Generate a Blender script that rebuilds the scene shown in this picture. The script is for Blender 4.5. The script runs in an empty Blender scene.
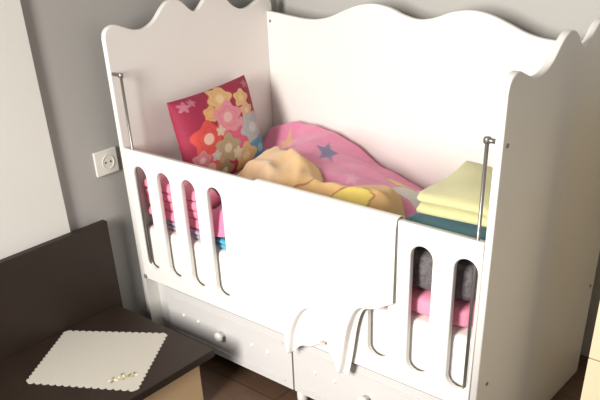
import bpy, bmesh, math, random
import numpy as np
from mathutils import Matrix, Vector
random.seed(4); rng = np.random.default_rng(4)
SC = bpy.context.scene
COL = SC.collection

# ------------------------------------------------------------------ camera
cam_d = bpy.data.cameras.new('camera'); cam = bpy.data.objects.new('camera', cam_d); COL.objects.link(cam)
R_ = Vector((0.759783, 0.648786, -0.042498)); U_ = Vector((-0.314575, 0.424025, 0.849262)); F_ = Vector((-0.569010, 0.631886, -0.526259))
cam.matrix_world = Matrix(((R_.x, U_.x, -F_.x, 1.92660), (R_.y, U_.y, -F_.y, -1.36139), (R_.z, U_.z, -F_.z, 1.39182), (0, 0, 0, 1)))
cam_d.sensor_fit = 'HORIZONTAL'; cam_d.sensor_width = 36.0
cam_d.lens = 36.0 * 740.314 / 600.0
cam_d.shift_x = 0.006965; cam_d.shift_y = 0.235537          # the photograph is a crop out of a taller frame
cam_d.clip_start = 0.05
SC.camera = cam

# ------------------------------------------------------------------ world, lights, exposure
w = bpy.data.worlds.new('world'); SC.world = w; w.use_nodes = True
w.node_tree.nodes['Background'].inputs[0].default_value = (0.97, 0.985, 1.0, 1)
w.node_tree.nodes['Background'].inputs[1].default_value = 0.46
def area(name, loc, target, sx, sy, power, color):
    d = bpy.data.lights.new(name, 'AREA'); d.shape = 'RECTANGLE'; d.size = sx; d.size_y = sy
    d.energy = power; d.color = color; d.spread = math.radians(110)
    o = bpy.data.objects.new(name, d); COL.objects.link(o); o.location = loc; d.spread = math.radians(110)
    o.rotation_euler = (Vector(target) - Vector(loc)).to_track_quat('-Z', 'Y').to_euler()
    return o
area('window_daylight', (0.93, -2.6, 1.45), (0.80, 0.4, 0.62), 0.62, 1.2, 63, (1.0, 0.965, 0.915))
SC.view_settings.view_transform = 'Standard'
SC.view_settings.look = 'None'
SC.view_settings.gamma = 1.0
SC.view_settings.use_curve_mapping = False
SC.view_settings.exposure = -0.32

# ------------------------------------------------------------------ helpers
def mat(name, color, rough=0.5, metal=0.0, noise=0.0, scale=30.0, bump=0.0, bscale=200.0, spec=0.5, sheen=0.0, attr=None):
    m = bpy.data.materials.new(name); m.use_nodes = True
    nt = m.node_tree; b = nt.nodes['Principled BSDF']
    b.inputs['Base Color'].default_value = (*color, 1)
    b.inputs['Roughness'].default_value = rough; b.inputs['Metallic'].default_value = metal
    b.inputs['Specular IOR Level'].default_value = spec
    if sheen:
        b.inputs['Sheen Weight'].default_value = sheen
    tc = nt.nodes.new('ShaderNodeTexCoord')
    src = None
    if attr:
        a = nt.nodes.new('ShaderNodeAttribute'); a.attribute_name = attr; src = a.outputs['Color']
    if noise:
        n = nt.nodes.new('ShaderNodeTexNoise'); n.inputs['Scale'].default_value = scale; n.inputs['Detail'].default_value = 4
        nt.links.new(tc.outputs['Object'], n.inputs['Vector'])
        mr = nt.nodes.new('ShaderNodeMapRange'); mr.inputs[3].default_value = 1 - noise; mr.inputs[4].default_value = 1 + noise
        nt.links.new(n.outputs['Fac'], mr.inputs[0])
        mx = nt.nodes.new('ShaderNodeMix'); mx.data_type = 'RGBA'; mx.blend_type = 'MULTIPLY'; mx.inputs[0].default_value = 1
        if src: nt.links.new(src, mx.inputs[6])
        else: mx.inputs[6].default_value = (*color, 1)
        nt.links.new(mr.outputs[0], mx.inputs[7]); src = mx.outputs[2]
    if src: nt.links.new(src, b.inputs['Base Color'])
    if bump:
        n2 = nt.nodes.new('ShaderNodeTexNoise'); n2.inputs['Scale'].default_value = bscale; n2.inputs['Detail'].default_value = 3
        nt.links.new(tc.outputs['Object'], n2.inputs['Vector'])
        bp = nt.nodes.new('ShaderNodeBump'); bp.inputs['Strength'].default_value = bump; bp.inputs['Distance'].default_value = 0.004
        nt.links.new(n2.outputs['Fac'], bp.inputs['Height']); nt.links.new(bp.outputs[0], b.inputs['Normal'])
    return m

M = {
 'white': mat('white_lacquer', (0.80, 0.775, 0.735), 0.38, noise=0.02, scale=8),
 'drawer': mat('shaded_drawer_white', (0.62, 0.605, 0.595), 0.4, noise=0.02, scale=8),  # crib white with the shade under the rail put into its colour
 'steel': mat('steel', (0.30, 0.285, 0.27), 0.35, metal=0.85, noise=0.05),
 'bolt': mat('bolt_grey', (0.25, 0.23, 0.21), 0.4, metal=0.7),
 'wall': mat('grey_paint', (0.39, 0.375, 0.355), 0.85, noise=0.04, scale=4, bump=0.08, bscale=120),
 'wallb': mat('light_grey_paint', (0.47, 0.455, 0.43), 0.85, noise=0.04, scale=4, bump=0.08, bscale=120),
 'pillar': mat('white_paint', (0.72, 0.70, 0.66), 0.8, noise=0.02, scale=4, bump=0.08, bscale=120),
 'dark': mat('dark_wood', (0.025, 0.015, 0.010), 0.5, noise=0.25, scale=14, spec=0.35),
 'beige': mat('beige_front', (0.60, 0.42, 0.24), 0.45, noise=0.03, scale=6),
 'cream': mat('cream_laminate', (0.80, 0.68, 0.46), 0.45, noise=0.02, scale=6),
 'gap': mat('shadow_gap', (0.25, 0.18, 0.10), 0.8),
 'mattress': mat('mattress_ticking', (0.80, 0.78, 0.74), 0.9, noise=0.02, bump=0.2),
 'muslin': mat('white_muslin', (0.80, 0.775, 0.73), 0.95, noise=0.02, scale=60, bump=0.25, bscale=500, sheen=0.2),
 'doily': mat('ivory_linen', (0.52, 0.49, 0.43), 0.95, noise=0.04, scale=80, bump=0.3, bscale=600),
 'gold': mat('gold_thread', (0.45, 0.33, 0.10), 0.7),
 'leaf': mat('olive_thread', (0.23, 0.25, 0.10), 0.7),
 'petal': mat('ivory_thread', (0.75, 0.70, 0.52), 0.7),
 'yellow': mat('pale_yellow_terry', (0.64, 0.61, 0.31), 0.95, noise=0.07, scale=70, bump=0.7, bscale=420, sheen=0.3),
 'teal': mat('teal_terry', (0.04, 0.20, 0.27), 0.95, noise=0.12, scale=70, bump=0.7, bscale=420, sheen=0.3),
 'charcoal': mat('charcoal_fleece', (0.14, 0.125, 0.13), 0.95, noise=0.9, scale=75, bump=0.9, bscale=220),
 'pink': mat('pink_cotton', (0.84, 0.29, 0.42), 0.9, noise=0.08, scale=40, bump=0.3),
 'lilac': mat('lilac_cotton', (0.42, 0.37, 0.46), 0.9, noise=0.06, scale=40, bump=0.3),
 'blue': mat('light_blue_cotton', (0.10, 0.42, 0.58), 0.9, noise=0.06, scale=40, bump=0.3),
 'print': mat('printed_cushion', (0.6, 0.05, 0.2), 0.75, noise=0.06, scale=50, bump=0.2, bscale=400, attr='dye'),
 'fleece': mat('printed_fleece', (0.8, 0.25, 0.45), 0.95, noise=0.07, scale=60, bump=0.5, bscale=350, sheen=0.3, attr='dye'),
 'plastic': mat('socket_plastic', (0.72, 0.69, 0.62), 0.4),
 'hole': mat('socket_hole', (0.03, 0.025, 0.02), 0.6),
}

def setp(o, label=None, cat=None, group=None, kind=None):
    if label: o['label'] = label
    if cat: o['category'] = cat
    if group: o['group'] = group
    if kind: o['kind'] = kind
    return o
def empty(name, loc, label, cat, group=None):
    o = bpy.data.objects.new(name, None); COL.objects.link(o); o.location = loc; o.empty_display_size = 0.1
    return setp(o, label, cat, group)
def link(name, me, m, parent=None, smooth=False):
    o = bpy.data.objects.new(name, me); COL.objects.link(o)
    if m is not None:
        for k in (m if isinstance(m, (list, tuple)) else [m]): me.materials.append(M[k])
    if smooth:
        for p in me.polygons: p.use_smooth = True
    if parent is not None:
        o.parent = parent; o.matrix_parent_inverse = Matrix.Translation(-world_loc(parent))
    return o
def world_loc(o):
    v = Vector(o.location)
    return v if o.parent is None else v      # roots only carry offsets
def from_bm(name, bm, m, parent=None, smooth=False, bevel=0.0):
    bmesh.ops.recalc_face_normals(bm, faces=bm.faces)
    if bevel:
        es = [e for e in bm.edges if len(e.link_faces) == 2 and e.calc_face_angle(0) > 0.6]
        bmesh.ops.bevel(bm, geom=es, offset=bevel, segments=2, affect='EDGES', profile=0.6)
    me = bpy.data.meshes.new(name); bm.to_mesh(me); bm.free()
    return link(name, me, m, parent, smooth)
def box(bm, x0, x1, y0, y1, z0, z1, mi=0):
    v = [bm.verts.new((x, y, z)) for z in (z0, z1) for y in (y0, y1) for x in (x0, x1)]
    for f in ((0, 1, 3, 2), (4, 5, 7, 6), (0, 1, 5, 4), (2, 3, 7, 6), (0, 2, 6, 4), (1, 3, 7, 5)):
        fc = bm.faces.new([v[i] for i in f]); fc.material_index = mi
def tube(bm, a, b, r, n=14, mi=0):
    a, b = Vector(a), Vector(b); q = (b - a).to_track_quat('Z', 'Y')
    r0 = r if isinstance(r, (list, tuple)) else (r, r)
    A = [bm.verts.new(a + q @ Vector((r0[0] * math.cos(t), r0[0] * math.sin(t), 0))) for t in (2 * math.pi * i / n for i in range(n))]
    B = [bm.verts.new(b + q @ Vector((r0[1] * math.cos(t), r0[1] * math.sin(t), 0))) for t in (2 * math.pi * i / n for i in range(n))]
    for i in range(n):
        bm.faces.new((A[i], A[(i + 1) % n], B[(i + 1) % n], B[i])).material_index = mi
    bm.faces.new(A[::-1]).material_index = mi; bm.faces.new(B).material_index = mi
def lathe(bm, base, axis, prof, n=20, mi=0):
    base = Vector(base); q = Vector(axis).to_track_quat('Z', 'Y'); rings = []
    for r, h in prof:
        rings.append([bm.verts.new(base + q @ Vector((r * math.cos(t), r * math.sin(t), h))) for t in (2 * math.pi * i / n for i in range(n))])
    for a, b in zip(rings, rings[1:]):
        for i in range(n): bm.faces.new((a[i], a[(i + 1) % n], b[(i + 1) % n], b[i])).material_index = mi
    bm.faces.new(rings[0][::-1]).material_index = mi; bm.faces.new(rings[-1]).material_index = mi
def catmull(pts, k=6):
    P = [np.array(p, float) for p in pts]; P = [2 * P[0] - P[1]] + P + [2 * P[-1] - P[-2]]; out = []
    for i in range(1, len(P) - 2):
        for j in range(k):
            t = j / k; a, b, c, d = P[i - 1:i + 3]
            out.append(tuple(0.5 * (2 * b + (c - a) * t + (2 * a - 5 * b + 4 * c - d) * t * t + (3 * b - a - 3 * c + d) * t ** 3)))
    out.append(tuple(P[-2])); return out
def panel(name, loops, thick, axes, origin, m, parent=None, bev=0.003):
    """board cut from 2-D outlines (first one outer, others holes); axes maps u, v, thickness to world"""
    cu = bpy.data.curves.new(name, 'CURVE'); cu.dimensions = '2D'; cu.fill_mode = 'BOTH'
    cu.extrude = thick / 2 - bev; cu.bevel_depth = bev; cu.bevel_resolution = 2; cu.offset = -bev
    for L in loops:
        s = cu.splines.new('POLY'); s.points.add(len(L) - 1); s.use_cyclic_u = True
        for p, (u, v) in zip(s.points, L): p.co = (u, v, 0, 1)
    o = bpy.data.objects.new(name, cu); COL.objects.link(o)
    dg = bpy.context.evaluated_depsgraph_get()
    me = bpy.data.meshes.new_from_object(o.evaluated_get(dg)); me.name = name
    bpy.data.objects.remove(o); bpy.data.curves.remove(cu)
    A, B, C = [Vector(a) for a in axes]
    mx = Matrix(((A.x, B.x, C.x, origin[0]), (A.y, B.y, C.y, origin[1]), (A.z, B.z, C.z, origin[2]), (0, 0, 0, 1)))
    me.materials.clear(); me.transform(mx)
    bm = bmesh.new(); bm.from_mesh(me); bmesh.ops.remove_doubles(bm, verts=bm.verts, dist=1e-5); bmesh.ops.recalc_face_normals(bm, faces=bm.faces)
    bm.to_mesh(me); bm.free()
    return link(name, me, m, parent)
def grid_mesh(name, X, Y, Z, m, parent=None, keep=None, dye=None, thick=0.0, smooth=True):
    """rectangular lattice of points -> sheet, optional per-point dye colour, optional thickness"""
    nr, nc = X.shape
    co = np.stack([X, Y, Z], -1).reshape(-1, 3)
    fs = []
    for i in range(nr - 1):
        for j in range(nc - 1):
            if keep is None or (keep[i, j] and keep[i + 1, j] and keep[i, j + 1] and keep[i + 1, j + 1]):
                fs.append((i * nc + j, i * nc + j + 1, (i + 1) * nc + j + 1, (i + 1) * nc + j))
    used = sorted({k for f in fs for k in f}); mp = {k: i for i, k in enumerate(used)}
    me = bpy.data.meshes.new(name); me.from_pydata([tuple(co[k]) for k in used], [], [tuple(mp[k] for k in f) for f in fs]); me.update()
    if dye is not None:
        at = me.color_attributes.new('dye', 'FLOAT_COLOR', 'POINT'); D = dye.reshape(-1, 3)
        at.data.foreach_set('color', np.concatenate([D[used], np.ones((len(used), 1))], 1).astype(np.float32).ravel())
    o = link(name, me, m, parent, smooth)
    if thick:
        s = o.modifiers.new('thickness', 'SOLIDIFY'); s.thickness = thick; s.offset = -1.0
    return o
def sstep(a, b, x):
    t = np.clip((x - a) / (b - a), 0, 1); return t * t * (3 - 2 * t)
def wrinkle(x, y, seed, n=7, f0=8, f1=30):
    r = np.random.default_rng(seed); s = 0
    for _ in range(n):
        a = r.uniform(0, 2 * math.pi); f = r.uniform(f0, f1); s = s + np.sin(f * (x * math.cos(a) + y * math.sin(a)) + r.uniform(0, 6.28)) / (f / f0) ** 0.8
    return s / n

# ------------------------------------------------------------------ the room
def struct_box(name, x0, x1, y0, y1, z0, z1, m):
    bm = bmesh.new(); box(bm, x0, x1, y0, y1, z0, z1); return setp(from_bm(name, bm, m), kind='structure')
WX, WY = -0.05, 0.82
fm = bpy.data.materials.new('laminate_floor'); fm.use_nodes = True
nt = fm.node_tree; b = nt.nodes['Principled BSDF']; b.inputs['Roughness'].default_value = 0.45
tc = nt.nodes.new('ShaderNodeTexCoord'); br = nt.nodes.new('ShaderNodeTexBrick')
br.inputs['Color1'].default_value = (0.115, 0.066, 0.040, 1); br.inputs['Color2'].default_value = (0.095, 0.054, 0.034, 1)
br.inputs['Mortar'].default_value = (0.04, 0.024, 0.016, 1); br.inputs['Scale'].default_value = 1.0
br.inputs['Brick Width'].default_value = 1.2; br.inputs['Row Height'].default_value = 0.19; br.inputs['Mortar Size'].default_value = 0.002
nt.links.new(tc.outputs['Object'], br.inputs['Vector'])
mp = nt.nodes.new('ShaderNodeMapping'); mp.inputs['Scale'].default_value = (3, 40, 1); nt.links.new(tc.outputs['Object'], mp.inputs['Vector'])
nz = nt.nodes.new('ShaderNodeTexNoise'); nz.inputs['Scale'].default_value = 2; nz.inputs['Detail'].default_value = 6; nt.links.new(mp.outputs[0], nz.inputs['Vector'])
mr = nt.nodes.new('ShaderNodeMapRange'); mr.inputs[3].default_value = 0.7; mr.inputs[4].default_value = 1.3; nt.links.new(nz.outputs['Fac'], mr.inputs[0])
mx = nt.nodes.new('ShaderNodeMix'); mx.data_type = 'RGBA'; mx.blend_type = 'MULTIPLY'; mx.inputs[0].default_value = 1
nt.links.new(br.outputs['Color'], mx.inputs[6]); nt.links.new(mr.outputs[0], mx.inputs[7]); nt.links.new(mx.outputs[2], b.inputs['Base Color'])
M['floor'] = fm
struct_box('floor', WX - 0.1, 3.0, -3.4, WY + 0.1, -0.06, 0.0, 'floor')
struct_box('wall_left', WX - 0.1, WX, -3.4, WY + 0.1, 0.0, 2.6, 'wall')
struct_box('wall_back', WX, 3.0, WY, WY + 0.1, 0.0, 2.6, 'wallb')
struct_box('ceiling', WX - 0.1, 3.0, -3.4, WY + 0.1, 2.6, 2.68, 'pillar')
struct_box('wall_pillar', WX, -0.031, -1.9, -0.212, 0.0, 2.6, 'pillar')

# ------------------------------------------------------------------ the crib
L, D = 1.28, 0.72
crib = empty('baby_crib', (0, 0, 0), 'white wooden baby crib with wavy panels, slotted front and drawers underneath', 'crib')
half = [(0, 1.03), (0.006, 1.049), (0.022, 1.061), (0.045, 1.064), (0.075, 1.053), (0.11, 1.041), (0.15, 1.039), (0.19, 1.054), (0.225, 1.084), (0.25, 1.100), (0.275, 1.104), (0.305, 1.095), (0.338, 1.068)]
prof = half + [(0.36, 1.059)] + [(D - y, z) for y, z in half[::-1]]
edge = [(0, 0.0)] + catmull(prof, 5) + [(D, 0.0)]
def bolt(parent, p, axis):
    bm = bmesh.new(); lathe(bm, p, axis, [(0.005, -0.002), (0.005, 0.0015), (0.0035, 0.0028), (0.0014, 0.0028), (0.0012, 0.0012)], 12)
    from_bm('bolt', bm, 'bolt', parent, True)
for x0, s in ((0.0, -1), (L - 0.018, 1)):
    ep = panel('end_panel', [edge], 0.018, ((0, 1, 0), (0, 0, 1), (1, 0, 0)), (x0 + 0.009, 0, 0), 'white', crib)
    xo = x0 if s < 0 else x0 + 0.018
    for y, z in ((0.02, 0.925), (0.05, 0.325), (0.69, 0.925), (0.69, 0.325)): bolt(ep, (xo, y, z), (s, 0, 0))
bh = [(0.018, 1.016), (0.05, 1.014), (0.10, 1.009), (0.15, 1.004), (0.20, 1.001), (0.25, 1.004), (0.30, 1.015), (0.35, 1.034), (0.41, 1.054), (0.47, 1.062), (0.53, 1.054), (0.585, 1.036)]
bp_ = bh + [(0.64, 1.027)] + [(1.28 - x, z) for x, z in bh[::-1]]
panel('back_panel', [[(0.018, 0.10)] + catmull(bp_, 5) + [(1.262, 0.10)]], 0.016, ((1, 0, 0), (0, 0, 1), (0, -1, 0)), (0, 0.698, 0), 'white', crib)
bkp = crib.children[-1]
for x in (0.034, 1.246): bolt(bkp, (x, 0.690, 0.985), (0, -1, 0))
def slot(cx, z0, z1, w_):
    r = w_ / 2; P = []
    for i in range(13): t = math.pi * i / 12; P.append((cx + r * math.cos(t), z1 - r + r * math.sin(t)))
    for i in range(13): t = math.pi + math.pi * i / 12; P.append((cx + r * math.cos(t), z0 + r + r * math.sin(t)))
    return P
RT, RB = 0.714, 0.263
holes = [slot(c, 0.312, 0.664, 0.060) for c in (0.081, 0.190, 0.301, 0.411, 0.875, 0.985, 1.106, 1.222)]
panel('drop_side', [[(0.020, RB), (0.020, RT), (1.260, RT), (1.260, RB)]] + holes, 0.018, ((1, 0, 0), (0, 0, 1), (0, -1, 0)), (0, 0.009, 0), 'white', crib, bev=0.004)
for xr, s in ((0.054, -1), (1.241, 1)):
    bm = bmesh.new(); tube(bm, (xr, 0.009, 0.300), (xr, 0.009, 0.935), 0.0042)
    rod = setp(from_bm('guide_rod', bm, 'steel', crib, True), label='thin steel guide rod')
    for z in (0.933, 0.305):
        bm = bmesh.new(); xe = 0.018 if s < 0 else 1.262
        tube(bm, (xe, 0.009, z), (xr - s * 0.007, 0.009, z), 0.0052, 12)
        lathe(bm, (xr, 0.009, z - 0.006), (0, 0, 1), [(0.0072, 0), (0.0078, 0.002), (0.0078, 0.010), (0.0072, 0.012)], 14)
        from_bm('bracket', bm, 'steel', rod, True)
    bm = bmesh.new(); lathe(bm, (0.028 if s < 0 else 1.252, 0.0, 0.272), (0, -1, 0), [(0.007, -0.002), (0.007, 0.004), (0.004, 0.006)], 14)
    from_bm('stop_screw', bm, 'bolt', crib, True)
bm = bmesh.new(); box(bm, 0.018, 1.262, 0.022, 0.690, 0.280, 0.298); from_bm('mattress_base', bm, 'white', crib, bevel=0.002)
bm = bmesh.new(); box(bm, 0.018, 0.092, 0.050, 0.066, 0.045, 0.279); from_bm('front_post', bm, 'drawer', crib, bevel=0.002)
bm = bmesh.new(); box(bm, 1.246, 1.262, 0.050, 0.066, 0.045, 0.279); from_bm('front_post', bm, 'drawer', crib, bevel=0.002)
def drawer(x0, x1):
    cx = (x0 + x1) / 2; z0, z1, y0 = 0.056, 0.246, 0.020
    bm = bmesh.new()
    box(bm, x0, x1, y0, y0 + 0.016, z0, z1)
    box(bm, x0 + 0.012, x0 + 0.024, y0 + 0.016, 0.60, z0 + 0.015, z1 - 0.03); box(bm, x1 - 0.024, x1 - 0.012, y0 + 0.016, 0.60, z0 + 0.015, z1 - 0.03)
    box(bm, x0 + 0.024, x1 - 0.024, 0.588, 0.60, z0 + 0.015, z1 - 0.03); box(bm, x0 + 0.024, x1 - 0.024, y0 + 0.016, 0.588, z0 + 0.015, z0 + 0.023)
    for zz in (z0 + 0.024, z1 - 0.030):                       # routed mouldings along the front
        box(bm, x0 + 0.03, x1 - 0.03, y0 - 0.003, y0, zz - 0.004, zz + 0.004)
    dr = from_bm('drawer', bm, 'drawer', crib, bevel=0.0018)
    bm = bmesh.new(); lathe(bm, (cx - 0.014, y0, 0.150), (0, -1, 0), [(0.009, -0.001), (0.008, 0.008), (0.010, 0.013), (0.0155, 0.018), (0.0165, 0.023), (0.014, 0.028), (0.007, 0.031)], 22)
    from_bm('knob', bm, 'white', dr, True)
    for dx in (-0.190, -0.118, 0.128, 0.195):
        bm = bmesh.new(); lathe(bm, (cx - 0.012 + dx, y0, 0.158), (0, -1, 0), [(0.0068, -0.001), (0.0066, 0.002), (0.0045, 0.004), (0.0015, 0.0048)], 14)
        from_bm('stud', bm, 'white', dr, True)
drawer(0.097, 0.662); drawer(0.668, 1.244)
for x, y in ((0.665, 0.06), (0.665, 0.55)):
    bm = bmesh.new(); lathe(bm, (x, y, 0.0), (0, 0, 1), [(0.016, 0), (0.018, 0.004), (0.018, 0.050), (0.014, 0.056)], 18); from_bm('foot', bm, 'white', crib, True)

# ------------------------------------------------------------------ mattress
bm = bmesh.new(); box(bm, 0.026, 1.254, 0.026, 0.684, 0.2985, 0.446)
mt = from_bm('mattress', bm, 'mattress', None, True, bevel=0.018)
setp(mt, 'white crib mattress lying behind the slotted front rail', 'mattress')

# ------------------------------------------------------------------ bedding surface
def bed_height(x, y):
    xs = np.array([0.03, 0.17, 0.26, 0.35, 0.45, 0.53, 0.64, 0.75, 0.86, 0.97])
    ys = np.array([0.03, 0.15, 0.30, 0.48, 0.64])
    T = np.array([[.455, .455, .53, .55, .57, .60, .61, .61, .60, .50],
                  [.455, .455, .53, .60, .64, .655, .655, .65, .645, .53],
                  [.455, .50, .58, .645, .665, .665, .66, .65, .635, .53],
                  [.46, .53, .63, .665, .655, .640, .620, .595, .555, .48],
                  [.62, .668, .665, .652, .618, .572, .54, .515, .49, .46]])
    fx = np.clip(np.interp(x, xs, np.arange(len(xs))), 0, len(xs) - 1.001); fy = np.clip(np.interp(y, ys, np.arange(len(ys))), 0, len(ys) - 1.001)
    i, j = fy.astype(int), fx.astype(int); a, c = fy - i, fx - j
    return (1 - a) * ((1 - c) * T[i, j] + c * T[i, j + 1]) + a * ((1 - c) * T[i + 1, j] + c * T[i + 1, j + 1])
def blur(Z, n):
    for _ in range(n):
        Zp = np.pad(Z, 1, mode='edge'); Z = (Zp[1:-1, 1:-1] * 2 + Zp[:-2, 1:-1] + Zp[2:, 1:-1] + Zp[1:-1, :-2] + Zp[1:-1, 2:]) / 6
    return Z
def inside(px, py, poly):
    r = np.zeros(px.shape, bool); n = len(poly)
    for i in range(n):
        (x1, y1), (x2, y2) = poly[i], poly[(i + 1) % n]
        c = ((y1 > py) != (y2 > py)) & (px < (x2 - x1) * (py - y1) / (y2 - y1 + 1e-12) + x1); r ^= c
    return r
def dist_poly(px, py, poly, closed=True):
    d = np.full(px.shape, 9.0); n = len(poly)
    for i in range(n if closed else n - 1):
        (x1, y1), (x2, y2) = poly[i], poly[(i + 1) % n]
        t = np.clip(((px - x1) * (x2 - x1) + (py - y1) * (y2 - y1)) / ((x2 - x1) ** 2 + (y2 - y1) ** 2 + 1e-12), 0, 1)
        d = np.minimum(d, np.hypot(px - x1 - t * (x2 - x1), py - y1 - t * (y2 - y1)))
    return d
def paint(D, mask, c):
    D[...] = D * (1 - mask[..., None]) + np.array(c) * mask[..., None]
def soft(px, py, poly, w_=0.003):
    d = dist_poly(px, py, poly); s = np.where(inside(px, py, poly), d, -d); return sstep(-w_, w_, s)

# outline of the orange throw, then the blankets
seam = [(0.195, 0.43), (0.235, 0.455), (0.29, 0.42), (0.36, 0.385), (0.445, 0.345), (0.52, 0.315), (0.58, 0.28), (0.635, 0.23), (0.675, 0.19), (0.72, 0.205), (0.762, 0.245), (0.80, 0.295), (0.85, 0.300), (0.895, 0.26), (0.945, 0.20), (0.95, 0.034), (0.52, 0.034), (0.46, 0.12), (0.38, 0.17), (0.26, 0.19), (0.20, 0.28)]
seam_s = catmull(seam, 4)
# pink star blanket, heaped along the back of the mattress
st = 0.0045
gx = np.arange(0.024, 0.985, st); gy = np.arange(0.030, 0.678, st); X, Y = np.meshgrid(gx, gy)
H0 = blur(bed_height(X, Y), 14)
Z = H0 + 0.010 * wrinkle(X, Y, 3, 8, 14, 45)
Z = Z + 0.006 * wrinkle(X, Y, 9, 6, 40, 80)
keep = H0 > 0.486
# the border turns down to the mattress
eb = dist_poly(X, Y, [(0.024, 0.030), (gx[-1], 0.030), (gx[-1], gy[-1]), (0.024, gy[-1])])
Z = np.where(keep, np.maximum(Z - 0.06 * (1 - sstep(0, 0.03, eb)), 0.4600), 0.46)
dye = np.zeros(X.shape + (3,)); dye[...] = (0.80, 0.24, 0.42)
paint(dye, 0.55 * sstep(-0.1, 0.5, wrinkle(X, Y, 21, 6, 6, 16)), (0.78, 0.20, 0.36))
paint(dye, soft(X, Y, [(0.3833, 0.5699), (0.4436, 0.5031), (0.4789, 0.4999), (0.4867, 0.4529), (0.5386, 0.3894), (0.4892, 0.4209), (0.4878, 0.3841), (0.4483, 0.4495), (0.3911, 0.493), (0.4191, 0.5012)]), (0.17, 0.13, 0.30))
paint(dye, soft(X, Y, [(0.1628, 0.6282), (0.2202, 0.5626), (0.2622, 0.5464), (0.2609, 0.514), (0.3094, 0.4531), (0.2564, 0.4927), (0.2461, 0.4697), (0.2131, 0.5272), (0.1533, 0.5777), (0.1898, 0.5714)]), (0.82, 0.44, 0.24))
paint(dye, soft(X, Y, [(0.633, 0.3719), (0.6684, 0.3311), (0.6909, 0.3301), (0.6941, 0.2999), (0.7254, 0.2595), (0.6943, 0.279), (0.692, 0.2548), (0.6691, 0.2966), (0.6345, 0.3231), (0.6527, 0.3292)]), (0.86, 0.36, 0.50))
paint(dye, soft(X, Y, [(0.755, 0.40), (0.75, 0.68), (0.99, 0.68), (0.99, 0.30), (0.80, 0.34)], 0.004), (0.70, 0.66, 0.60))
patch = [(0.69, 0.455), (0.70, 0.52), (0.755, 0.535), (0.785, 0.48), (0.74, 0.44)]
paint(dye, soft(X, Y, patch, 0.004), (0.80, 0.56, 0.22))
paint(dye, 0.75 * (1 - sstep(0.0015, 0.004, dist_poly(X, Y, patch))), (0.36, 0.15, 0.09))
under = inside(X, Y, seam_s) & (dist_poly(X, Y, seam_s) > 0.014)
keep = keep & ~under
front = (X < 0.515) & (Y < 0.165); Z = np.where(front, np.maximum(Z, 0.488), Z)
keep = keep & ~((X < 0.325) & (Y < 0.165))
bl = grid_mesh('star_blanket', X, Y, Z, 'fleece', None, keep, dye, 0.006)
setp(bl, 'pink fleece blanket with star print heaped along the crib back panel', 'blanket')

# orange throw in front of it
gx = np.arange(0.024, 0.985, st); gy = np.arange(0.030, 0.678, st); X, Y = np.meshgrid(gx, gy)
H1 = blur(bed_height(X, Y), 14)
ins = inside(X, Y, seam_s); de = dist_poly(X, Y, seam_s)
Z = np.maximum(H1, 0.50) + 0.010 * wrinkle(X, Y, 3, 8, 14, 45) + 0.006 * wrinkle(X, Y, 9, 6, 40, 80) + 0.009 + 0.026 * sstep(0, 0.045, de) + 0.008 * wrinkle(X, Y, 33, 6, 12, 30) * sstep(0, 0.05, de)
for pts, a_, w_ in (([(0.34, 0.22), (0.44, 0.20), (0.52, 0.13), (0.56, 0.06)], 0.014, 0.022), ([(0.46, 0.30), (0.56, 0.22), (0.62, 0.12)], 0.012, 0.020), ([(0.66, 0.17), (0.76, 0.15), (0.88, 0.19)], 0.014, 0.018)):
    dd = dist_poly(X, Y, pts, False); Z = Z + a_ * np.exp(-(dd / w_) ** 2)
Z = np.where(Y < 0.06, Z - 0.05 * (1 - sstep(0.034, 0.06, Y)), Z)
dye = np.zeros(X.shape + (3,)); dye[...] = (0.78, 0.48, 0.20)
paint(dye, 0.7 * sstep(0.0, 0.5, wrinkle(X, Y, 44, 6, 8, 18)), (0.78, 0.53, 0.28))
paint(dye, soft(X, Y, [(0.26, 0.03), (0.34, 0.24), (0.50, 0.19), (0.58, 0.12), (0.60, 0.03)], 0.012) * 0.8, (0.78, 0.53, 0.31))
yel = [(0.735, 0.045), (0.75, 0.13), (0.80, 0.175), (0.855, 0.165), (0.87, 0.06)]
paint(dye, soft(X, Y, yel, 0.004), (0.80, 0.60, 0.14))
pale = [(0.895, 0.05), (0.90, 0.17), (0.95, 0.17), (0.95, 0.05)]
paint(dye, soft(X, Y, pale, 0.004), (0.82, 0.70, 0.30))
for line, ww in ((seam_s, 0.0055), (yel + yel[:1], 0.0025), (pale + pale[:1], 0.0025), ([(0.60, 0.05), (0.63, 0.12), (0.665, 0.19)], 0.003)):
    paint(dye, 0.9 * (1 - sstep(ww * 0.5, ww * 1.5, dist_poly(X, Y, line, False))), (0.33, 0.13, 0.08))
th = grid_mesh('throw_blanket', X, Y, Z, 'fleece', None, ins, dye, 0.005)
setp(th, 'orange and yellow throw with brown outlines, bunched up behind the front rail', 'blanket')

# ------------------------------------------------------------------ cushion
TL, TR, BR_, BL_ = [np.array(v) for v in ((0.062, 0.160, 0.822), (0.053, 0.522, 0.838), (0.160, 0.490, 0.572), (0.172, 0.125, 0.540))]
nrm = np.cross(BL_ - TL, TR - TL); nrm /= np.linalg.norm(nrm)
if nrm[0] < 0: nrm = -nrm
n = 150
u, v = np.meshgrid(np.linspace(0, 1, n), np.linspace(0, 1, n))
a, c = 2 * u - 1, 2 * v - 1
pin_u = 0.5 + (u - 0.5) * (1 - 0.045 * (1 - c ** 2)); pin_v = 0.5 + (v - 0.5) * (1 - 0.045 * (1 - a ** 2))
base_p = ((1 - pin_u) * (1 - pin_v))[..., None] * TL + (pin_u * (1 - pin_v))[..., None] * TR + (pin_u * pin_v)[..., None] * BR_ + ((1 - pin_u) * pin_v)[..., None] * BL_
puff = 0.052 * np.clip(1 - a ** 4, 0, 1) ** 0.55 * np.clip(1 - c ** 4, 0, 1) ** 0.55
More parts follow.
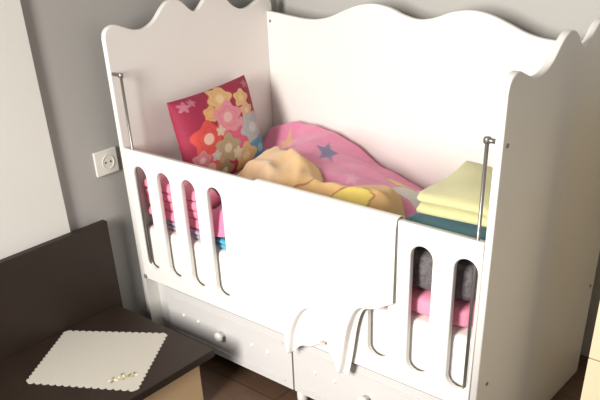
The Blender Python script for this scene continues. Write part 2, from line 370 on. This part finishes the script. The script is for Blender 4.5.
dye = np.zeros(u.shape + (3,)); dye[...] = (0.30, 0.018, 0.055)
paint(dye, sstep(0.2, 0.95, v) * 0.5, (0.40, 0.03, 0.07))
def bloom(cx, cy, r, col, core=None, k=5, amp=0.16, ph=0.0, sq=1.0):
    t = np.arctan2((v - cy) / sq, u - cx); d = np.hypot(u - cx, (v - cy) / sq); rr = r * (1 + amp * np.cos(k * t + ph))
    paint(dye, 1 - sstep(-0.006, 0.006, d - rr), col)
    paint(dye, 0.55 * (1 - sstep(0.002, 0.010, np.abs(d - rr * 0.62))) * (d < rr), tuple(x * 0.72 for x in col))
    if core: paint(dye, 1 - sstep(-0.005, 0.005, d - r * 0.34), core)
for args in (
    (0.19, 0.80, 0.17, (0.58, 0.10, 0.11), (0.66, 0.38, 0.33), 5, 0.14, 0.4),
    (0.60, 0.62, 0.20, (0.58, 0.10, 0.18), None, 5, 0.12),
    (0.51, 0.14, 0.14, (0.66, 0.40, 0.18), (0.72, 0.52, 0.30), 6, 0.14),
    (0.34, 0.26, 0.085, (0.66, 0.36, 0.15), None, 5, 0.12),
    (0.77, 0.22, 0.095, (0.68, 0.43, 0.19), (0.72, 0.50, 0.26), 5, 0.15),
    (0.80, 0.37, 0.085, (0.66, 0.40, 0.24), (0.70, 0.50, 0.36), 5, 0.15, 1.0),
    (0.53, 0.36, 0.165, (0.66, 0.24, 0.29), (0.70, 0.42, 0.40), 5, 0.16, 0.5),
    (0.24, 0.50, 0.175, (0.60, 0.07, 0.06), (0.70, 0.44, 0.36), 5, 0.14, 0.9),
    (0.12, 0.68, 0.085, (0.58, 0.20, 0.24), (0.68, 0.44, 0.42), 5, 0.16),
    (0.83, 0.58, 0.165, (0.40, 0.41, 0.42), (0.54, 0.52, 0.51), 6, 0.14, 0.2),
    (0.88, 0.84, 0.14, (0.08, 0.28, 0.40), (0.24, 0.44, 0.54), 5, 0.14),
    (0.44, 0.68, 0.145, (0.40, 0.30, 0.18), (0.60, 0.50, 0.36), 5, 0.18, 0.3),
    (0.66, 0.86, 0.14, (0.58, 0.39, 0.20), (0.66, 0.50, 0.30), 5, 0.16, 0.8),
    (0.36, 0.90, 0.11, (0.30, 0.22, 0.14), (0.56, 0.48, 0.38), 5, 0.18),
    (0.14, 0.93, 0.06, (0.06, 0.25, 0.34), None, 5, 0.12),
    (0.40, 0.47, 0.05, (0.66, 0.50, 0.38), None, 5, 0.18),
    (0.68, 0.47, 0.05, (0.62, 0.30, 0.32), None, 5, 0.18),
    (0.55, 0.77, 0.055, (0.62, 0.54, 0.42), None, 5, 0.18),
    (0.28, 0.70, 0.05, (0.54, 0.48, 0.44), None, 5, 0.18),
    (0.10, 0.10, 0.05, (0.48, 0.16, 0.22), None, 5, 0.3), (0.19, 0.08, 0.035, (0.48, 0.16, 0.22), None, 5, 0.3), (0.90, 0.09, 0.04, (0.46, 0.15, 0.21), None, 5, 0.3)):
    bloom(*args)
paint(dye, 0.35 * sstep(0.25, 0.5, wrinkle(u, v, 91, 9, 40, 110)), (0.42, 0.20, 0.17))
back = np.zeros(u.shape + (3,)); back[...] = (0.34, 0.02, 0.06)
P1 = base_p + puff[..., None] * nrm; P2 = base_p - puff[..., None] * nrm * 0.9
PX = np.concatenate([P1, P2[:, ::-1]], 1)          # one sleeve; the side seam closes it
dyes = np.concatenate([dye, back], 1)
PX = np.concatenate([PX, PX[:, :1]], 1); dyes = np.concatenate([dyes, dyes[:, :1]], 1)
cush = grid_mesh('cushion', PX[..., 0], PX[..., 1], PX[..., 2], 'print', None, None, dyes)
bm = bmesh.new(); bm.from_mesh(cush.data); bmesh.ops.remove_doubles(bm, verts=bm.verts, dist=2e-5); bmesh.ops.recalc_face_normals(bm, faces=bm.faces); bm.to_mesh(cush.data); bm.free()
setp(cush, 'square crimson printed cushion leaning against the left end panel inside the crib', 'cushion')

# ------------------------------------------------------------------ folded linen
def folded(name, x0, x1, y0, y1, z0, n_layers, t, m, label, cat, seed, group=None, sag=0.004, slope=0.0, droop=0.0, thin=0.92):
    """cloth folded to and fro: zigzag section with round folds, run along y"""
    path = []
    for k in range(n_layers):
        z = z0 + t * (k + 0.5); xa, xb = (x0 + t / 2, x1 - t / 2)
        xa += rng.uniform(0, 0.01); xb -= rng.uniform(0, 0.01)
        seq = np.linspace(xa, xb, 26) if k % 2 == 0 else np.linspace(xb, xa, 26)
        for q in seq: path.append((q, z))
        if k < n_layers - 1:
            cx = seq[-1]; sgn = 1 if k % 2 == 0 else -1
            for i in range(1, 6):
                th_ = -math.pi / 2 + math.pi * i / 6; path.append((cx + sgn * t / 2 * math.cos(th_), z + t / 2 + t / 2 * math.sin(th_)))
    path = np.array(path); tg = np.gradient(path, axis=0); tg /= np.linalg.norm(tg, axis=1)[:, None]; nn = np.stack([-tg[:, 1], tg[:, 0]], 1)
    h = t * thin / 2
    ring = np.concatenate([path + nn * h, [path[-1] + tg[-1] * h * 0.7], (path - nn * h)[::-1], [path[0] - tg[0] * h * 0.7]])
    ny = 30; ys = np.linspace(0, 1, ny); V = []
    for yy in ys:
        e = 1 - 0.55 * (1 - sstep(0, 0.06, yy)) - 0.3 * (1 - sstep(0, 0.06, 1 - yy))
        for k, (px, pz) in enumerate(ring):
            c_ = path[k] if k < len(path) else (path[-1] if k == len(path) else (path[2 * len(path) - k] if k <= 2 * len(path) else path[0]))
            qx, qz = c_[0] + (px - c_[0]) * e, c_[1] + (pz - c_[1]) * e
            jy = 0.006 * math.sin(9 * qx + 60 * qz + seed)
            Yw = y0 + (y1 - y0) * yy + jy * (1 - 2 * yy)
            hf = (qz - z0) / max(t * n_layers, 1e-6)
            wv = sag * float(wrinkle(np.array(qx), np.array(Yw), seed, 6, 14, 50)) * (0.25 + hf)
            V.append((qx + 0.5 * sag * hf * math.sin(23 * Yw + seed + 30 * qz), Yw, qz + wv + slope * hf * (Yw - y0) - droop * hf * (1 - yy) ** 2))
    m_ = len(ring); F = []
    for i in range(ny - 1):
        for k in range(m_): F.append((i * m_ + k, i * m_ + (k + 1) % m_, (i + 1) * m_ + (k + 1) % m_, (i + 1) * m_ + k))
    npath = len(path)
    for row in (0, ny - 1):
        o_ = row * m_
        for k in range(npath - 1): F.append((o_ + k, o_ + k + 1, o_ + 2 * npath - k - 1, o_ + 2 * npath - k))
        F.append((o_ + npath - 1, o_ + npath, o_ + npath + 1)); F.append((o_ + 0, o_ + 2 * npath, o_ + 2 * npath + 1))
    me = bpy.data.meshes.new(name); me.from_pydata(V, [], F); me.update()
    bm = bmesh.new(); bm.from_mesh(me); bmesh.ops.recalc_face_normals(bm, faces=bm.faces); bm.to_mesh(me); bm.free()
    return setp(link(name, me, m, None, True), label, cat, group)
# right-hand stack, bottom up
def lump(name, x0, x1, y0, y1, z0, z1, m, label, cat, seed):
    """crumpled soft bundle: a squashed super-ellipsoid with creases"""
    nu, nv = 72, 40; V = []; F = []
    for j in range(nv + 1):
        ph = -math.pi / 2 + math.pi * j / nv
        for i in range(nu):
            t = 2 * math.pi * i / nu
            f = lambda s, e: math.copysign(abs(s) ** e, s)
            X_ = f(math.cos(ph), 0.35) * f(math.cos(t), 0.35); Y_ = f(math.cos(ph), 0.35) * f(math.sin(t), 0.35); Z_ = f(math.sin(ph), 0.5)
            x = (x0 + x1) / 2 + X_ * (x1 - x0) / 2; y = (y0 + y1) / 2 + Y_ * (y1 - y0) / 2; z = (z0 + z1) / 2 + Z_ * (z1 - z0) / 2
            k_ = 0.006 * float(wrinkle(np.array(x + z * 0.7), np.array(y - z), seed, 7, 40, 110))
            side = 1 - abs(Z_) ** 3
            V.append((x + k_ * X_ * side, y + k_ * Y_ * side, z + (k_ * 0.3 if Z_ > 0 else 0)))
    for j in range(nv):
        for i in range(nu): F.append((j * nu + i, j * nu + (i + 1) % nu, (j + 1) * nu + (i + 1) % nu, (j + 1) * nu + i))
    me = bpy.data.meshes.new(name); me.from_pydata(V, [], F); me.update()
    bm = bmesh.new(); bm.from_mesh(me); bmesh.ops.remove_doubles(bm, verts=bm.verts, dist=1e-4); bmesh.ops.recalc_face_normals(bm, faces=bm.faces); bm.to_mesh(me); bm.free()
    return setp(link(name, me, m, None, True), label, cat)
lump('folded_cloth', 1.005, 1.230, 0.042, 0.34, 0.4475, 0.5115, 'pink', 'pink cloth on the mattress under the charcoal fleece, behind the right-hand slots', 'cloth', 2)
lump('fleece_bundle', 1.000, 1.230, 0.045, 0.345, 0.5125, 0.628, 'charcoal', 'charcoal fleece bundle seen through the right-hand slots of the crib rail', 'cloth', 5)
folded('folded_towel', 0.990, 1.228, 0.055, 0.330, 0.6320, 2, 0.029, 'teal', 'folded teal towel lying directly under the pale yellow towel', 'towel', 7, sag=0.006)
folded('folded_towel', 1.012, 1.228, 0.095, 0.335, 0.6960, 2, 0.027, 'yellow', 'folded pale yellow towel on top of the stack beside the right end panel', 'towel', 11, sag=0.016, slope=0.05)
# left-hand stack under the cushion, seen through the slots
folded('folded_cloth', 0.034, 0.335, 0.045, 0.150, 0.4475, 2, 0.017, 'lilac', 'folded lilac cloth on the mattress behind the leftmost slots', 'cloth', 17, sag=0.002)
folded('folded_cloth', 0.026, 0.315, 0.045, 0.112, 0.4840, 4, 0.031, 'pink', 'folded pink cloth on the lilac one behind the leftmost slots', 'cloth', 19, sag=0.003)

folded('folded_cloth', 0.345, 0.500, 0.045, 0.150, 0.4475, 2, 0.017, 'blue', 'folded light blue cloth on the mattress behind the fourth slot from the left', 'cloth', 23, sag=0.002)

# ------------------------------------------------------------------ white muslin over the front rail
cl_bot = catmull([(0.578, 0.50), (0.61, 0.475), (0.645, 0.44), (0.660, 0.35), (0.690, 0.245), (0.705, 0.235), (0.735, 0.265), (0.77, 0.276), (0.81, 0.295), (0.84, 0.275), (0.875, 0.240), (0.900, 0.228), (0.918, 0.30), (0.935, 0.40), (0.955, 0.455), (0.99, 0.470), (1.042, 0.500)], 5)
bx = np.array([p_[0] for p_ in cl_bot]); bz = np.array([p_[1] for p_ in cl_bot])
nx, nt_, nb = 190, 150, 34
sx = np.linspace(0.580, 1.040, nx)
zb = np.interp(sx, bx, bz)
rows = []
for k in range(nb):                                  # behind the rail, up and over its top edge
    f = k / (nb - 1)
    if f < 0.6: rows.append(('b', 0.60 + (0.712 - 0.60) * f / 0.6))
    else: rows.append(('o', (f - 0.6) / 0.4))
XX, YY, ZZ = [], [], []
for kd, val in rows:
    if kd == 'b': y, z = 0.0235 + 0 * sx, val + 0 * sx
    else: t = math.pi * val; y, z = 0.009 + 0.0145 * math.cos(t) + 0 * sx, 0.7135 + 0.0065 * math.sin(t) + 0 * sx
    XX.append(sx.copy()); YY.append(y); ZZ.append(z)
arch = catmull([(0.692, 0.20), (0.703, 0.26), (0.712, 0.31), (0.732, 0.36), (0.762, 0.402), (0.800, 0.414), (0.83, 0.405)], 5)
tail = catmull([(0.868, 0.20), (0.888, 0.27), (0.905, 0.36), (0.925, 0.43), (0.95, 0.468), (0.99, 0.482)], 5)
for k in range(1, nt_):
    f = k / (nt_ - 1); z = 0.7135 + (zb - 0.7135) * f
    d1 = dist_poly(sx, z, arch, False); in1 = inside(sx, z, arch + [(0.90, 0.40), (0.90, 0.15), (0.69, 0.15)])
    s1 = np.where(in1, d1, -d1); fade1 = 1 - sstep(0.775, 0.835, sx)
    d2 = dist_poly(sx, z, tail, False); in2 = inside(sx, z, tail + [(1.10, 0.482), (1.10, 0.15), (0.868, 0.15)])
    s2 = np.where(in2, d2, -d2); fade2 = 1 - sstep(0.955, 0.995, sx)
    low = sstep(0.70, 0.45, z)
    bulge = 0.004 + 0.006 * low * (1 + np.sin(sx * 26 + 1.0 + 2 * z)) / 2 + 0.004 * low * (wrinkle(sx, z * 0.4, 51, 6, 18, 50) + 0.5)
    lip1 = (0.020 * np.exp(-np.clip(-s1, 0, 9) / 0.035)) * (s1 < 0) + 0.020 * (1 - sstep(0, 0.006, s1)) * (s1 >= 0)
    lip2 = (0.022 * np.exp(-np.clip(-s2, 0, 9) / 0.028)) * (s2 < 0) + 0.022 * (1 - sstep(0, 0.006, s2)) * (s2 >= 0)
    y = -(0.0055 + np.clip(bulge, 0, 1) + lip1 * fade1 * sstep(0.55, 0.42, z) + lip2 * fade2 * sstep(0.60, 0.48, z))
    y = y * sstep(0.7145, 0.69, z) + (-0.0055) * (1 - sstep(0.7145, 0.69, z))
    lx = sx + 0.004 * np.sin(z * 40) * sstep(0.04, 0.0, sx - 0.58)
    XX.append(lx); YY.append(y); ZZ.append(z)
cl = grid_mesh('muslin_cloth', np.array(XX), np.array(YY), np.array(ZZ), 'muslin', None, None, None, 0.0012)
setp(cl, 'thin white cloth hung over the middle of the crib front rail', 'cloth')
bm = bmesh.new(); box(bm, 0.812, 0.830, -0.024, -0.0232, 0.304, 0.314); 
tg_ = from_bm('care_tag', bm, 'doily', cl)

# ------------------------------------------------------------------ headboard, nightstand, doily
bm = bmesh.new(); box(bm, -0.0300, -0.0065, -1.75, -0.090, 0.0, 0.496)
setp(from_bm('headboard', bm, 'dark', None, bevel=0.002), 'low dark brown headboard panel standing against the left wall behind the nightstand', 'headboard')
ns = empty('nightstand', (0.22, -0.42, 0), 'low dark brown nightstand with a beige front, left of the crib', 'nightstand')
NY0, NY1 = -0.74, -0.112
bm = bmesh.new(); box(bm, -0.0045, 0.467, NY0, NY1, 0.174, 0.2); from_bm('table_top', bm, 'dark', ns, bevel=0.002)
bm = bmesh.new()
box(bm, 0.0, 0.424, NY0 + 0.03, NY0 + 0.048, 0.0, 0.1735); box(bm, 0.0, 0.424, NY1 - 0.064, NY1 - 0.046, 0.0, 0.1735)
box(bm, 0.0, 0.014, NY0 + 0.048, NY1 - 0.064, 0.0, 0.1735); box(bm, 0.014, 0.424, NY0 + 0.048, NY1 - 0.064, 0.012, 0.026)
from_bm('carcass', bm, 'dark', ns, bevel=0.001)
bm = bmesh.new(); box(bm, 0.4245, 0.442, NY0 + 0.03, NY1 - 0.046, 0.008, 0.1725); setp(from_bm('drawer_front', bm, 'beige', ns, bevel=0.0015), label='plain beige drawer front')

C4 = [np.array(c_) for c_ in ((0.160, -0.564), (0.008, -0.326), (0.282, -0.144), (0.446, -0.398))]
out = []
for k in range(4):
    a_, b_ = C4[k], C4[(k + 1) % 4]; tdir = b_ - a_; Ls = np.linalg.norm(tdir); nrm2 = np.array([-tdir[1], tdir[0]]) / Ls
    ctr = sum(C4) / 4
    if nrm2 @ (a_ - ctr) < 0: nrm2 = -nrm2
    ns_ = 15
    for i in range(ns_ * 8):
        f = i / (ns_ * 8); ph = (f * ns_) % 1
        out.append(a_ + tdir * f + nrm2 * (0.0075 * abs(math.sin(math.pi * ph)) ** 0.7))
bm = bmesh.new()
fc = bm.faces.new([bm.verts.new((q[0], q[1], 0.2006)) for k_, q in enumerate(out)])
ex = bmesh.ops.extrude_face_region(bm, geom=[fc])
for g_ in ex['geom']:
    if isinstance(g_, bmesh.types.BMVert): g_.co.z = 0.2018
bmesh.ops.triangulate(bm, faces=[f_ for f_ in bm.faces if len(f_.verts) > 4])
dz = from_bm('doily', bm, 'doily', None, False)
setp(dz, 'ivory square doily with scalloped edge lying on the dark nightstand', 'doily')
def leaf(bm, cx, cy, ang, ln, wd, mi):
    z = 0.2040; P = []
    for i in range(10):
        t = 2 * math.pi * i / 10; x, y = ln * math.cos(t), wd * math.sin(t)
        P.append((cx + x * math.cos(ang) - y * math.sin(ang), cy + x * math.sin(ang) + y * math.cos(ang)))
    vt = [bm.verts.new((x, y, z)) for x, y in P]; vb = [bm.verts.new((x, y, z - 0.0025)) for x, y in P]
    bm.faces.new(vt).material_index = mi
    for i in range(10): bm.faces.new((vb[i], vb[(i + 1) % 10], vt[(i + 1) % 10], vt[i])).material_index = mi
bm = bmesh.new(); d1 = math.radians(58)
for k, (s, o_, mi, a_) in enumerate(((-.036, -.004, 2, 0.4), (-.026, .006, 0, 1.2), (-.018, -.006, 2, -0.5), (-.008, .004, 2, 0.7), (0.0, -.010, 0, 0.2), (.006, .008, 2, 1.4), (.014, -.002, 0, -0.3), (.022, .006, 1, 0.9), (.030, -.004, 0, 0.3), (.036, .010, 1, 1.3), (.040, .000, 2, 0.0), (-.030, -.012, 1, 1.0), (.002, .018, 1, 0.5))):
    leaf(bm, 0.366 + s * math.cos(d1) - o_ * math.sin(d1), -0.383 + s * math.sin(d1) + o_ * math.cos(d1), d1 + a_, 0.0062, 0.0026, mi)
from_bm('embroidered_flowers', bm, ['gold', 'leaf', 'petal'], dz)

# ------------------------------------------------------------------ wall socket
sk = empty('wall_socket', (WX, -0.02, 0.664), 'white electrical wall socket on the grey left wall beside the crib', 'socket')
bm = bmesh.new(); box(bm, WX, WX + 0.009, -0.070, 0.016, 0.626, 0.704); from_bm('cover_plate', bm, 'plastic', sk, bevel=0.003)
bm = bmesh.new(); lathe(bm, (WX + 0.0085, -0.022, 0.664), (1, 0, 0), [(0.0235, 0), (0.0235, 0.0022), (0.0200, 0.0022), (0.0192, 0.0004), (0.001, 0.0003)], 28); well = from_bm('socket_well', bm, 'plastic', sk)
bm = bmesh.new()
for dy in (-0.0095, 0.0095): lathe(bm, (WX + 0.0087, -0.022 + dy, 0.664), (1, 0, 0), [(0.0032, 0), (0.0032, 0.0007)], 14)
from_bm('contact_hole', bm, 'hole', well)

# ------------------------------------------------------------------ cream chest at the right
ch = empty('cabinet', (1.77, 0.56, 0), 'cream cabinet with a horizontal seam across its front, right of the crib', 'cabinet')
CX0, CX1, CY0, CY1, CH = 1.432, 2.15, 0.30, 0.815, 0.96
bm = bmesh.new()
box(bm, CX0, CX0 + 0.018, CY0 + 0.020, CY1, 0.0, CH); box(bm, CX1 - 0.018, CX1, CY0 + 0.020, CY1, 0.0, CH)
box(bm, CX0 + 0.018, CX1 - 0.018, CY1 - 0.01, CY1, 0.0, CH); box(bm, CX0 + 0.018, CX1 - 0.018, CY0 + 0.022, CY1 - 0.01, 0.03, 0.048); box(bm, CX0 - 0.0, CX1, CY0 + 0.0, CY1, CH + 0.0005, CH + 0.020)
from_bm('carcass', bm, 'cream', ch, bevel=0.001)
for z0, z1 in ((0.03, 0.327), (0.331, 0.640), (0.644, 0.955)):
    bm = bmesh.new(); box(bm, CX0, CX1, CY0, CY0 + 0.0185, z0, z1); fr = from_bm('drawer_front', bm, 'cream', ch, bevel=0.0015)
    bm = bmesh.new(); zc = (z0 + z1) / 2; xm = (CX0 + CX1) / 2
    tube(bm, (xm - 0.06, CY0 - 0.022, zc), (xm + 0.06, CY0 - 0.022, zc), 0.005); tube(bm, (xm - 0.05, CY0, zc), (xm - 0.05, CY0 - 0.022, zc), 0.004); tube(bm, (xm + 0.05, CY0, zc), (xm + 0.05, CY0 - 0.022, zc), 0.004)
    from_bm('handle', bm, 'steel', fr, True)
